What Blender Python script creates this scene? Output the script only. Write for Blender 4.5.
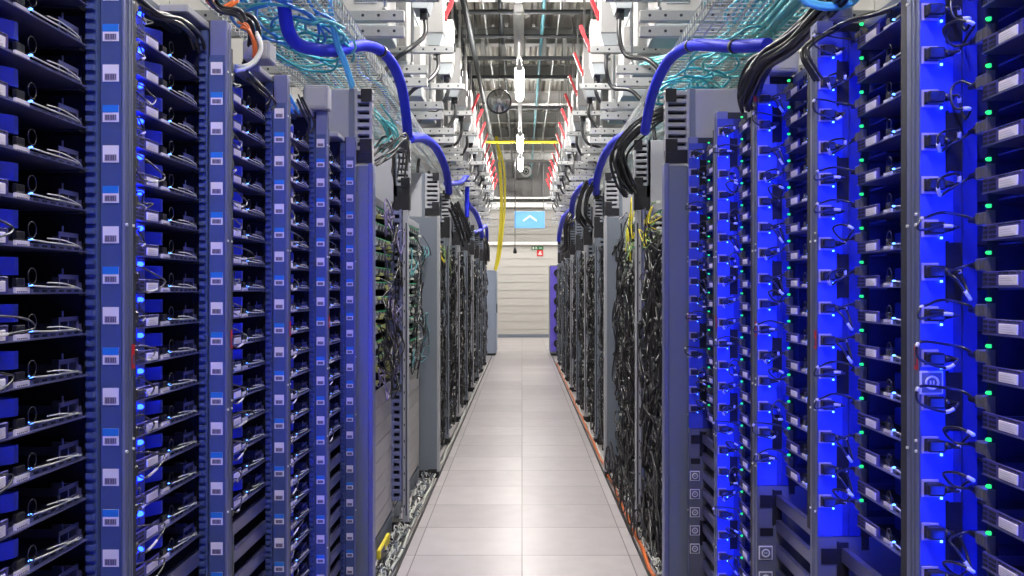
import bpy, math, random
from mathutils import Vector, Matrix
random.seed(7)
PI = math.pi
sc = bpy.context.scene
for o in list(bpy.data.objects):
    bpy.data.objects.remove(o)
COL = sc.collection

# ------------------------------------------------------------------ camera, world, exposure
F = 920.0
CAMZ = 1.5
cd = bpy.data.cameras.new('camera')
cam = bpy.data.objects.new('camera', cd)
COL.objects.link(cam)
cam.location = (0, 0, CAMZ)
cam.rotation_euler = (PI / 2, 0, 0)
cd.sensor_width = 36.0
cd.lens = F / 1024 * 36
cd.shift_x = -10 / 1024
cd.clip_start = 0.05
cd.clip_end = 100
sc.camera = cam
w = bpy.data.worlds.new('world')
sc.world = w
w.use_nodes = True
w.node_tree.nodes['Background'].inputs[0].default_value = (0.72, 0.8, 1.0, 1)
w.node_tree.nodes['Background'].inputs[1].default_value = 0.22
sc.view_settings.view_transform = 'Standard'
sc.view_settings.look = 'None'
sc.view_settings.gamma = 1
sc.view_settings.use_curve_mapping = False
sc.view_settings.exposure = 0.0
sc.cycles.use_denoising = True
sc.cycles.max_bounces = 6
sc.cycles.sample_clamp_indirect = 4.0
LAMP = 165.0          # radiance of the aisle luminaires
BLUE = 120.0          # radiance of the blue light bars added out of view in the racks


def P(px, py, Y):
    """a point seen at pixel (px, py), Y metres down the aisle"""
    return ((px - 522) / F * Y, Y, CAMZ + (287.5 - py) / F * Y)


def proj(x, y, z):
    return 522 + F * x / y, 287.5 - F * (z - CAMZ) / y


# ------------------------------------------------------------------ materials
MATS = {}


def mat(name, col, metal=0.0, rough=0.5, var=0.12, scale=30.0, emit=None, bump=0.0, spec=0.5, sample=True):
    if name in MATS:
        return MATS[name]
    m = bpy.data.materials.new(name)
    m.use_nodes = True
    nt = m.node_tree
    b = nt.nodes['Principled BSDF']
    b.inputs['Roughness'].default_value = rough
    b.inputs['Metallic'].default_value = metal
    b.inputs['Specular IOR Level'].default_value = spec
    if emit:
        b.inputs['Emission Color'].default_value = (*col, 1)
        b.inputs['Emission Strength'].default_value = emit
        b.inputs['Base Color'].default_value = (*[c * 0.5 for c in col], 1)
        if not sample:
            m.cycles.emission_sampling = 'NONE'
    else:
        tc = nt.nodes.new('ShaderNodeTexCoord')
        n = nt.nodes.new('ShaderNodeTexNoise')
        n.inputs['Scale'].default_value = scale
        n.inputs['Detail'].default_value = 3
        r = nt.nodes.new('ShaderNodeMix')
        r.data_type = 'RGBA'
        r.inputs[6].default_value = (*[c * (1 - var) for c in col], 1)
        r.inputs[7].default_value = (*[min(1, c * (1 + var)) for c in col], 1)
        nt.links.new(tc.outputs['Object'], n.inputs['Vector'])
        nt.links.new(n.outputs['Fac'], r.inputs[0])
        nt.links.new(r.outputs[2], b.inputs['Base Color'])
        if bump:
            bp = nt.nodes.new('ShaderNodeBump')
            bp.inputs['Strength'].default_value = bump
            bp.inputs['Distance'].default_value = 0.01
            nt.links.new(n.outputs['Fac'], bp.inputs['Height'])
            nt.links.new(bp.outputs['Normal'], b.inputs['Normal'])
    MATS[name] = m
    return m


POST = mat('post_paint', (0.19, 0.21, 0.40), 0.35, 0.42, 0.05)  # grey-blue paint, tinted bluer for the blue glow the posts reflect
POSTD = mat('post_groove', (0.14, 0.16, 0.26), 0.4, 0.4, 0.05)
STRIP = mat('strip_paint', (0.075, 0.11, 0.27), 0.2, 0.45, 0.1)
PANEL = mat('grey_panel', (0.19, 0.22, 0.27), 0.2, 0.45, 0.06, 6)
PANELL = mat('pale_panel', (0.42, 0.43, 0.47), 0.1, 0.45, 0.05, 6)
WHITE = mat('white_enamel', (0.80, 0.80, 0.78), 0.0, 0.4, 0.04)
LBL = mat('label_white', (0.82, 0.78, 0.86), 0, 0.6, 0.03)
LBLB = mat('label_blue', (0.02, 0.20, 0.72), 0, 0.5, 0.05)
PRINT = mat('label_print', (0.10, 0.08, 0.16), 0, 0.6, 0.3, 400)
TRAY = mat('tray_steel', (0.17, 0.172, 0.34), 0.6, 0.35, 0.1)
BOARD = mat('board_black', (0.012, 0.014, 0.03), 0.1, 0.5, 0.3)
BLACK = mat('black_plastic', (0.015, 0.015, 0.02), 0, 0.32, 0.2)
CABLE = mat('black_cable', (0.016, 0.016, 0.019), 0, 0.28, 0.2, spec=0.7)
DARK = mat('dark_interior', (0.02, 0.022, 0.04), 0.1, 0.6, 0.2)
POWER = mat('power_panel', (0.05, 0.075, 0.42), 0.1, 0.45, 0.08)
POWERL = mat('power_panel_low', (0.13, 0.14, 0.17), 0.1, 0.5, 0.08)
CONN = mat('connector_grey', (0.16, 0.155, 0.14), 0.3, 0.4, 0.1)
TAN = mat('blank_tan', (0.42, 0.41, 0.42), 0.1, 0.5, 0.06)
STEEL = mat('galvanised', (0.43, 0.44, 0.44), 0.5, 0.38, 0.12, 60)
WIRE = mat('zinc_wire', (0.75, 0.77, 0.75), 0.3, 0.4, 0.08)
REDM = mat('red_plastic', (0.62, 0.02, 0.03), 0, 0.4, 0.08)
CYAN = mat('cyan_cable', (0.03, 0.42, 0.56), 0, 0.38, 0.25, 8)
AQUA = mat('aqua_cable', (0.14, 0.60, 0.62), 0, 0.38, 0.2, 8)
AZURE = mat('azure_cable', (0.03, 0.24, 0.72), 0, 0.38, 0.2, 8)
SKYB = mat('sky_cable', (0.12, 0.52, 0.95), 0, 0.35, 0.1, 8)
CONDUIT = mat('blue_conduit', (0.004, 0.016, 0.62), 0, 0.6, 0.1, 40, bump=0.1)
YELLOW = mat('yellow_cable', (0.85, 0.72, 0.05), 0, 0.4, 0.08)
ORANGE = mat('orange_cable', (0.75, 0.16, 0.03), 0, 0.4, 0.1)
PALE = mat('pale_cable', (0.72, 0.74, 0.70), 0, 0.4, 0.1)
GREENC = mat('green_cable', (0.22, 0.36, 0.12), 0, 0.4, 0.2)
LEDB = mat('led_blue', (0.08, 0.26, 1.0), emit=8, sample=False)
LEDG = mat('led_green', (0.03, 1.0, 0.25), emit=1.0, sample=False)
BAR = mat('added_bar_blue', (0.010, 0.030, 1.0), emit=BLUE)
BARN = mat('added_bar_narrow', (0.010, 0.030, 1.0), emit=BLUE * 4)
TUBE = mat('luminaire_tube', (1.0, 0.95, 0.90), emit=LAMP)
GREYB = mat('grey_box', (0.30, 0.33, 0.35), 0.1, 0.5, 0.06)
PIPE = mat('dark_pipe', (0.05, 0.055, 0.06), 0.3, 0.5, 0.1)
BEAM = mat('ceiling_beam', (0.26, 0.27, 0.26), 0.2, 0.5, 0.08)
TEAL = mat('teal_pipe', (0.10, 0.28, 0.33), 0.1, 0.5, 0.08)
BOXW = mat('box_white', (0.33, 0.33, 0.325), 0, 0.45, 0.04)
CURB = mat('black_rubber', (0.015, 0.015, 0.017), 0, 0.6, 0.2)


def floor_mat():
    m = bpy.data.materials.new('floor_tile')
    m.use_nodes = True
    nt = m.node_tree
    b = nt.nodes['Principled BSDF']
    N, L = nt.nodes.new, nt.links.new
    tc = N('ShaderNodeTexCoord')
    sp = N('ShaderNodeSeparateXYZ')
    L(tc.outputs['Object'], sp.inputs[0])

    def mth(op, a, bb=None):
        n = N('ShaderNodeMath')
        n.operation = op
        for i, v in enumerate((a, bb)):
            if v is None:
                continue
            if isinstance(v, (int, float)):
                n.inputs[i].default_value = v
            else:
                L(v, n.inputs[i])
        return n.outputs[0]

    def line(s, off, hw):
        t = mth('DIVIDE', mth('ADD', s, off), 0.6)
        fr = mth('ABSOLUTE', mth('SUBTRACT', mth('FRACT', t), 0.5))
        return mth('GREATER_THAN', fr, 0.5 - hw / 0.6), mth('FLOOR', t)
    lx, ix = line(sp.outputs[0], 60.0, 0.0032)
    ly, iy = line(sp.outputs[1], 60.0 - 5.165 + 0.6 * 8, 0.004)
    mask = mth('MAXIMUM', lx, ly)
    cmb = N('ShaderNodeCombineXYZ')
    L(ix, cmb.inputs[0]); L(iy, cmb.inputs[1])
    wn = N('ShaderNodeTexWhiteNoise')
    L(cmb.outputs[0], wn.inputs['Vector'])
    mix = N('ShaderNodeMix'); mix.data_type = 'RGBA'
    mix.inputs[6].default_value = (0.52, 0.485, 0.50, 1)
    mix.inputs[7].default_value = (0.64, 0.60, 0.61, 1)
    L(wn.outputs['Value'], mix.inputs[0])
    nz = N('ShaderNodeTexNoise'); nz.inputs['Scale'].default_value = 7; nz.inputs['Detail'].default_value = 6
    L(tc.outputs['Object'], nz.inputs['Vector'])
    mx2 = N('ShaderNodeMix'); mx2.data_type = 'RGBA'; mx2.blend_type = 'MULTIPLY'
    mx2.inputs[0].default_value = 0.25
    L(mix.outputs[2], mx2.inputs[6]); L(nz.outputs['Fac'], mx2.inputs[7])
    mx3 = N('ShaderNodeMix'); mx3.data_type = 'RGBA'
    L(mask, mx3.inputs[0]); L(mx2.outputs[2], mx3.inputs[6])
    mx3.inputs[7].default_value = (0.16, 0.15, 0.155, 1)
    L(mx3.outputs[2], b.inputs['Base Color'])
    b.inputs['Roughness'].default_value = 0.34
    b.inputs['Specular IOR Level'].default_value = 0.4
    return m


# ------------------------------------------------------------------ mesh helpers
class MB:
    def __init__(s):
        s.v, s.f, s.mi, s.sm = [], [], [], []

    def face(s, idx, m=0, smooth=False):
        s.f.append(idx); s.mi.append(m); s.sm.append(smooth)

    def box(s, x0, x1, y0, y1, z0, z1, m=0, c=0.0):
        x0, x1 = min(x0, x1), max(x0, x1)
        y0, y1 = min(y0, y1), max(y0, y1)
        z0, z1 = min(z0, z1), max(z0, z1)
        b = len(s.v)
        if c <= 0 or c * 2.2 > min(x1 - x0, y1 - y0, z1 - z0):
            s.v += [(x0, y0, z0), (x1, y0, z0), (x1, y1, z0), (x0, y1, z0), (x0, y0, z1), (x1, y0, z1), (x1, y1, z1), (x0, y1, z1)]
            for q in ((0, 3, 2, 1), (4, 5, 6, 7), (0, 1, 5, 4), (1, 2, 6, 5), (2, 3, 7, 6), (3, 0, 4, 7)):
                s.face([b + i for i in q], m)
            return s
        # chamfered box: every corner becomes three vertices
        X, Y, Z = (x0, x1), (y0, y1), (z0, z1)
        ix = {}
        for i in (0, 1):
            for j in (0, 1):
                for k in (0, 1):
                    dx, dy, dz = (c if i == 0 else -c), (c if j == 0 else -c), (c if k == 0 else -c)
                    for a in range(3):
                        p = [X[i] + dx, Y[j] + dy, Z[k] + dz]
                        p[a] = (X[i], Y[j], Z[k])[a]
                        ix[(i, j, k, a)] = len(s.v)
                        s.v.append(tuple(p))
        for k in (0, 1):
            q = [ix[(0, 0, k, 2)], ix[(1, 0, k, 2)], ix[(1, 1, k, 2)], ix[(0, 1, k, 2)]]
            s.face(q if k else q[::-1], m)
            q = [ix[(0, k, 0, 1)], ix[(1, k, 0, 1)], ix[(1, k, 1, 1)], ix[(0, k, 1, 1)]]
            s.face(q[::-1] if k else q, m)
            q = [ix[(k, 0, 0, 0)], ix[(k, 1, 0, 0)], ix[(k, 1, 1, 0)], ix[(k, 0, 1, 0)]]
            s.face(q if k else q[::-1], m)
        for i in (0, 1):
            for j in (0, 1):
                par = (i + j) % 2
                q = [ix[(i, j, 0, 0)], ix[(i, j, 0, 1)], ix[(i, j, 1, 1)], ix[(i, j, 1, 0)]]
                s.face(q if par == 0 else q[::-1], m)
                q = [ix[(i, 0, j, 0)], ix[(i, 0, j, 2)], ix[(i, 1, j, 2)], ix[(i, 1, j, 0)]]
                s.face(q[::-1] if par == 0 else q, m)
                q = [ix[(0, i, j, 1)], ix[(0, i, j, 2)], ix[(1, i, j, 2)], ix[(1, i, j, 1)]]
                s.face(q if par == 0 else q[::-1], m)
                for k in (0, 1):
                    q = [ix[(i, j, k, 0)], ix[(i, j, k, 1)], ix[(i, j, k, 2)]]
                    s.face(q[::-1] if (i + j + k) % 2 == 0 else q, m)
        return s

    def tube(s, pts, r, n=6, m=0, smooth=True, closed=False):
        pts = [Vector(p) for p in pts]
        k = len(pts)
        up = Vector((0, 0, 1))
        t0 = (pts[1] - pts[0]).normalized()
        nrm = up.cross(t0)
        if nrm.length < 1e-3:
            nrm = Vector((1, 0, 0)).cross(t0)
        nrm.normalize()
        rings = []
        for i in range(k):
            if closed:
                t = (pts[(i + 1) % k] - pts[i - 1])
            else:
                t = pts[min(i + 1, k - 1)] - pts[max(i - 1, 0)]
            if t.length < 1e-9:
                t = t0
            t = t.normalized()
            nrm = nrm - t * nrm.dot(t)
            if nrm.length < 1e-6:
                nrm = t.orthogonal()
            nrm.normalize()
            bn = t.cross(nrm)
            rr = r[i] if isinstance(r, (list, tuple)) else r
            b = len(s.v)
            for j in range(n):
                a = 2 * PI * j / n
                s.v.append(tuple(pts[i] + nrm * (rr * math.cos(a)) + bn * (rr * math.sin(a))))
            rings.append(b)
        for i in range(k if closed else k - 1):
            a, b = rings[i], rings[(i + 1) % k]
            for j in range(n):
                s.face([a + j, a + (j + 1) % n, b + (j + 1) % n, b + j], m, smooth)
        if not closed:
            s.face([rings[0] + j for j in range(n)][::-1], m)
            s.face([rings[-1] + j for j in range(n)], m)
        return s

    def ring(s, c, R, r, axis='y', n=20, k=6, m=0):
        pts = []
        for i in range(n):
            a = 2 * PI * i / n
            ca, sa = R * math.cos(a), R * math.sin(a)
            pts.append({'y': (c[0] + ca, c[1], c[2] + sa), 'x': (c[0], c[1] + ca, c[2] + sa), 'z': (c[0] + ca, c[1] + sa, c[2])}[axis])
        return s.tube(pts, r, k, m, closed=True)

    def dome(s, c, R, h, axis=-1, n=24, k=6, m=0):
        """a bulging cap facing -y (axis -1) of rim radius R and height h"""
        b = len(s.v)
        for i in range(k + 1):
            t = i / k * PI / 2
            rr, hh = R * math.cos(t), h * math.sin(t)
            for j in range(n):
                a = 2 * PI * j / n
                s.v.append((c[0] + rr * math.cos(a), c[1] + axis * hh, c[2] + rr * math.sin(a)))
        for i in range(k):
            for j in range(n):
                q = [b + i * n + j, b + i * n + (j + 1) % n, b + (i + 1) * n + (j + 1) % n, b + (i + 1) * n + j]
                s.face(q, m, True)
        return s

    def prism(s, poly, axis, a0, a1, m=0):
        """polygon [(p,q)] extruded along axis: 'x' -> (y,z), 'y' -> (x,z), 'z' -> (x,y)"""
        b = len(s.v)
        k = len(poly)
        for a in (a0, a1):
            for p, q in poly:
                s.v.append({'x': (a, p, q), 'y': (p, a, q), 'z': (p, q, a)}[axis])
        s.face([b + i for i in range(k)][::-1], m)
        s.face([b + k + i for i in range(k)], m)
        for i in range(k):
            s.face([b + i, b + (i + 1) % k, b + k + (i + 1) % k, b + k + i], m)
        return s

    def mesh(s, name, mats):
        me = bpy.data.meshes.new(name)
        me.from_pydata(s.v, [], s.f)
        for mm in (mats if isinstance(mats, (list, tuple)) else [mats]):
            me.materials.append(mm)
        me.polygons.foreach_set('material_index', s.mi)
        me.polygons.foreach_set('use_smooth', s.sm)
        me.update()
        return me

    def build(s, name, mats, parent=None, loc=(0, 0, 0), rz=0.0):
        o = bpy.data.objects.new(name, s.mesh(name, mats))
        COL.objects.link(o)
        o.location = loc
        o.rotation_euler = (0, 0, rz)
        if parent is not None:
            o.parent = parent
        return o


def put(name, me, parent=None, loc=(0, 0, 0), rz=0.0):
    o = bpy.data.objects.new(name, me)
    COL.objects.link(o)
    o.location = loc
    o.rotation_euler = (0, 0, rz)
    if parent is not None:
        o.parent = parent
    return o


def thing(name, label, cat, loc=(0, 0, 0), rz=0.0, group=None):
    o = bpy.data.objects.new(name, None)
    o.empty_display_size = 0.05
    COL.objects.link(o)
    o.location = loc
    o.rotation_euler = (0, 0, rz)
    return tag(o, label, cat, group)


def tag(o, label, cat, group=None, kind=None):
    o['label'] = label
    o['category'] = cat
    if group:
        o['group'] = group
    if kind:
        o['kind'] = kind
    return o


def struct(o):
    o['kind'] = 'structure'
    return o


def dup(root, loc, rz, label, group=None):
    def cp(o, parent):
        c = o.copy()
        COL.objects.link(c)
        c.parent = parent
        for ch in KIDS(o):
            cp(ch, c)
        return c
    r = cp(root, None)
    r.location = loc
    r.rotation_euler = (0, 0, rz)
    r['label'] = label
    if group:
        r['group'] = group
    return r


def KIDS(o):
    return list(o.children)


class Proto:
    def __init__(s, make):
        s.make, s.root = make, None

    def place(s, loc, rz, label, group=None):
        if s.root is None:
            s.root = s.make()
            s.root.location = loc
            s.root.rotation_euler = (0, 0, rz)
            s.root['label'] = label
            if group:
                s.root['group'] = group
            return s.root
        return dup(s.root, loc, rz, label, group)


def spline(pts, seg=6):
    pts = [Vector(p) for p in pts]
    out = []
    k = len(pts)
    for i in range(k - 1):
        p0, p1, p2, p3 = pts[max(i - 1, 0)], pts[i], pts[i + 1], pts[min(i + 2, k - 1)]
        for j in range(seg):
            t = j / seg
            out.append(0.5 * ((2 * p1) + (p2 - p0) * t + (2 * p0 - 5 * p1 + 4 * p2 - p3) * t * t + (3 * p1 - p0 - 3 * p2 + p3) * t ** 3))
    out.append(pts[-1])
    return out


ORD = ['first', 'second', 'third', 'fourth', 'fifth', 'sixth', 'seventh', 'eighth', 'ninth', 'tenth', 'eleventh', 'twelfth', 'thirteenth',
       'fourteenth', 'fifteenth', 'sixteenth', 'seventeenth', 'eighteenth', 'nineteenth', 'twentieth', 'twenty-first', 'twenty-second',
       'twenty-third', 'twenty-fourth', 'twenty-fifth', 'twenty-sixth', 'twenty-seventh', 'twenty-eighth']
SIDE = {-1: 'left', 1: 'right'}
R = random.uniform

# ------------------------------------------------------------------ room shell
YB = 27.9
CEIL = 5.25
fl = MB().box(-3.6, 3.6, -3, YB + 0.2, -0.1, 0)
struct(fl.build('floor', [floor_mat()]))
bw = MB()
bw.box(-3.6, 3.6, YB + 0.02, YB + 0.2, 0, 2.84, 0)
z = 0.0
while z < 2.8:
    bw.box(-3.6, 3.6, YB, YB + 0.02, z + 0.008, min(z + 0.230, 2.84), 0)
    z += 0.238
bw.box(-3.6, 3.6, YB + 0.05, YB + 0.2, 2.84, 4.02, 2)
for i in range(5):
    bw.box(-3.6, 3.6, YB + 0.03, YB + 0.05, 2.92 + i * 0.22, 3.12 + i * 0.22, 2)
bw.box(-3.6, 3.6, YB + 0.08, YB + 0.2, 4.02, CEIL, 1)
for i in range(24):
    bw.box(-3.6 + i * 0.3, -3.6 + i * 0.3 + 0.18, YB + 0.05, YB + 0.08, 4.1, CEIL, 1)
struct(bw.build('wall_back', [mat('wall_panel', (0.54, 0.53, 0.50), 0, 0.5, 0.03, 3), mat('wall_dark', (0.07, 0.07, 0.07), 0, 0.6, 0.1, 4),
                              mat('wall_mid', (0.27, 0.265, 0.25), 0, 0.5, 0.05, 3)]))
tr = MB()
tr.box(-3.6, 3.6, YB - 0.10, YB, 2.80, 2.90, 0, 0.008)
struct(tr.build('trim_1', [WHITE]))
tr = MB()
tr.box(-3.6, 3.6, YB - 0.14, YB + 0.05, 3.94, 4.08, 0, 0.01)
tr.box(-3.6, 3.6, YB - 0.10, YB + 0.05, 4.2, 4.25, 0)
struct(tr.build('trim_2', [WHITE]))
struct(MB().box(-3.6, 3.6, YB - 0.03, YB, 0, 0.1, 0, 0.006).build('baseboard_back', [PANEL]))
for s in (-1, 1):
    mb = MB()
    mb.box(s * 3.5, s * 3.65, -3, YB + 0.2, 0, CEIL, 0)
    for i in range(26):
        mb.box(s * 3.48, s * 3.5, -2.9 + i * 1.2, -2.9 + i * 1.2 + 1.17, 0.12, CEIL - 0.1, 0)
    struct(mb.build('wall_' + SIDE[s], [mat('side_wall', (0.52, 0.52, 0.50), 0, 0.6, 0.04, 3)]))
ce = MB()
ce.box(-3.6, 3.6, -3, YB + 0.2, CEIL + 0.05, CEIL + 0.12, 0)
for i in range(36):                                   # corrugated deck
    x = -3.6 + i * 0.2
    ce.prism([(x, CEIL + 0.05), (x + 0.03, CEIL), (x + 0.12, CEIL), (x + 0.15, CEIL + 0.05)], 'y', -3, YB + 0.1, 0)
ceiling = struct(ce.build('ceiling', [mat('deck', (0.30, 0.29, 0.255), 0.1, 0.5, 0.1, 3)]))
for i, y in enumerate((11.2, 13.3, 15.5, 17.6, 19.6, 21.5, 23.6, 25.6)):     # I-beams across the aisle
    b = MB()
    for a in (-0.09, 0.0):
        pass
    b.box(-3.5, 3.5, y - 0.09, y + 0.09, CEIL - 0.24, CEIL - 0.225, 0)
    b.box(-3.5, 3.5, y - 0.005, y + 0.005, CEIL - 0.225, CEIL - 0.012, 0)
    b.box(-3.5, 3.5, y - 0.09, y + 0.09, CEIL - 0.012, CEIL, 0)
    struct(b.build('beam', [BEAM if i % 3 else WHITE], ceiling))
for s in (-1, 1):                                     # black edging of the tiled aisle
    struct(MB().box(s * 0.655, s * 0.668, -1, 21.5, 0, 0.012, 0, 0.002).build('trim_%d' % (4 + s), [CURB]))

# ------------------------------------------------------------------ lighting trunking and luminaires along the aisle
LZ = 4.0
tk = thing('light_trunking', 'white lighting trunking running along the ceiling over the aisle', 'trunking', (-0.03, 0, LZ))
b = MB()
b.box(-0.028, 0.028, -2.0, 20.4, 0.06, 0.105, 0, 0.006)
b.build('rail', [WHITE], tk)
for y in (0.0, 3.0, 6.0, 9.6, 13.4, 17.0, 20.2):
    b = MB(); b.tube([(0, y, 0.105), (0, y, CEIL - LZ)], 0.006, 6)
    b.build('hanger', [STEEL], tk)


def make_lum(lit):
    r = thing('luminaire', '', 'light')
    b = MB()
    b.prism([(-0.022, 0.0), (-0.018, 0.06), (0.018, 0.06), (0.022, 0.0)], 'y', -0.8, 0.8)
    b.build('housing', [WHITE], r)
    b = MB()
    b.tube([(0, -0.76, -0.045), (0, -0.74, -0.045), (0, 0.74, -0.045), (0, 0.76, -0.045)], [0.03, 0.05, 0.05, 0.03], 12)
    b.build('tube', [TUBE if lit else mat('tube_off', (0.7, 0.7, 0.62), 0, 0.3)], r)
    for y in (-0.79, 0.77):
        MB().box(-0.04, 0.04, y, y + 0.02, -0.065, 0.0, 0, 0.004).build('end_cap', [WHITE], r)
    return r


lum = Proto(lambda: make_lum(True))
for y, lb in ((0.6, 'lit tube luminaire above the photographer'), (4.8, 'lit tube luminaire above the grey end panels'),
              (7.0, 'lit tube luminaire just above the picture'), (11.1, 'largest bright tube luminaire hanging under the ceiling beams'),
              (15.6, 'middle bright tube luminaire further down the trunking'), (18.2, 'smallest bright tube luminaire beside the far round speaker')):
    lum.place((-0.03, y, LZ), 0, lb, 'luminaires along the aisle')
o = make_lum(False); o.location = (-0.03, 8.9, LZ); o['label'] = 'unlit tube luminaire nearest the top of the picture'; o['group'] = 'luminaires along the aisle'

for sx, lb in ((-1, 'ceiling luminaire over the far cross aisle, behind the left row'), (1, 'ceiling luminaire over the far cross aisle, behind the right row')):
    o = lum.place((sx * 1.9, 24.3, CEIL - 0.11), PI / 2, lb, 'ceiling luminaires over the far cross aisle')
    o = lum.place((sx * 2.1, 26.2, CEIL - 0.11), PI / 2, lb.replace('over', 'nearer the back wall over'), 'ceiling luminaires over the far cross aisle')

# ------------------------------------------------------------------ blue-lit server racks (rack frame: u along the front, v inward, w up)
RH = 2.18
RW = 0.6
LOW = 0.87
pl = MB()
pl.box(0.001, 0.028, 0, 0.042, 0.02, RH, 0, 0.002)
pl.box(0.007, 0.013, -0.0015, 0.0, 0.05, RH - 0.02, 1)
for wz in (0.5, 0.93, 1.19, 1.21, 1.62, 1.64, 2.05):
    pl.tube([(0.019, -0.0035, wz), (0.019, 0.0, wz)], 0.003, 8, 2, False)
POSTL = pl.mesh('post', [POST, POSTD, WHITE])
pl = MB()
pl.box(0.001, 0.014, 0, 0.042, 0.02, RH, 0, 0.002)
pl.box(0.003, 0.0055, -0.0015, 0.0, 0.05, RH - 0.02, 1)
for wz in (0.93, 1.19, 1.21, 1.62, 2.05):
    pl.tube([(0.010, -0.0035, wz), (0.010, 0.0, wz)], 0.0025, 8, 2, False)
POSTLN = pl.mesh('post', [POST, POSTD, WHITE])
pr = MB()
pr.box(0.572, 0.599, 0, 0.042, 0.02, RH, 0, 0.002)
pr.box(0.590, 0.5965, -0.0015, 0.0, 0.05, RH - 0.02, 1)
for wz in (0.5, 0.93, 1.19, 1.62, 2.05):
    pr.tube([(0.58, -0.0035, wz), (0.58, 0.0, wz)], 0.003, 8, 2, False)
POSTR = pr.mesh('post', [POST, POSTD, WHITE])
REDT = MB().box(0.015, 0.027, -0.003, -0.0015, 1.345, 1.392, 0).box(0.017, 0.025, -0.0034, -0.003, 1.353, 1.372, 1).mesh('red_tag', [REDM, PRINT])


def label_mesh(blue):
    b = MB()
    b.box(-0.0012, 0, -0.015, 0.015, -0.016, 0.016, 0)
    if blue:
        b.box(-0.0016, -0.0012, -0.015, 0.015, 0.002, 0.016, 1)
    b.box(-0.0018, -0.0012, -0.011, 0.011, -0.013, -0.001 if not blue else -0.002, 3)
    for i in range(7):
        yy = -0.010 + i * 0.0032
        b.box(-0.0021, -0.0018, yy, yy + (0.0022 if i % 3 else 0.0012), -0.012, -0.0025, 2)
    return b.mesh('label', [LBL, LBLB, PRINT, mat('label_field', (0.32, 0.29, 0.40), 0, 0.6)])


LAB = [label_mesh(False), label_mesh(True)]
FILL = MB().box(0.034, 0.566, 0.06, 0.064, 0, 0.036, 0).box(0.034, 0.566, 0.06, 0.075, 0.0, 0.003, 0).box(0.034, 0.566, 0.06, 0.075, 0.033, 0.036, 0).mesh('filler_bar', [TRAY])
b = MB()
b.box(0, 0.004, -0.022, 0.022, -0.022, 0.022, 0, 0.001)
b.box(0.004, 0.005, -0.0185, 0.0185, -0.0185, 0.0185, 1)
b.ring((0.0055, 0, 0), 0.0115, 0.0024, 'x', 16, 6, 0)
b.box(0.004, 0.007, -0.004, -0.002, -0.003, 0.004, 0); b.box(0.004, 0.007, 0.002, 0.004, -0.003, 0.004, 0)
OUTLET = b.mesh('outlet', [WHITE, POWERL])
SOCK = MB().box(0, 0.003, 0.002, 0.034, -0.0165, 0.0165, 0, 0.001).box(0.003, 0.005, 0.006, 0.032, -0.012, 0.012, 1).box(0.003, 0.006, 0.036, 0.040, -0.020, -0.016, 2).mesh('socket', [mat('socket_lilac', (0.42, 0.38, 0.58), 0, 0.5), BLACK, LEDB])
VENT = MB().box(0, 0.0015, 0.048, 0.078, -0.055, 0.055, 0).box(0.0015, 0.004, 0.048, 0.052, -0.058, 0.058, 0).mesh('cable_opening', [mat('void', (0.004, 0.004, 0.008), 0, 0.8)])
NPAR = {'left': (1.49, 0.076), 'right': (1.5006, 0.0815)}


def slots(side, full):
    z0, p = NPAR[SIDE[side]]
    lo = 0.12 if full else LOW + 0.01
    return [z0 + p * k for k in range(-20, 12) if lo < z0 + p * k < RH - 0.085]


rackname = ['nearest', 'second', 'third', 'fourth', 'fifth']


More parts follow.
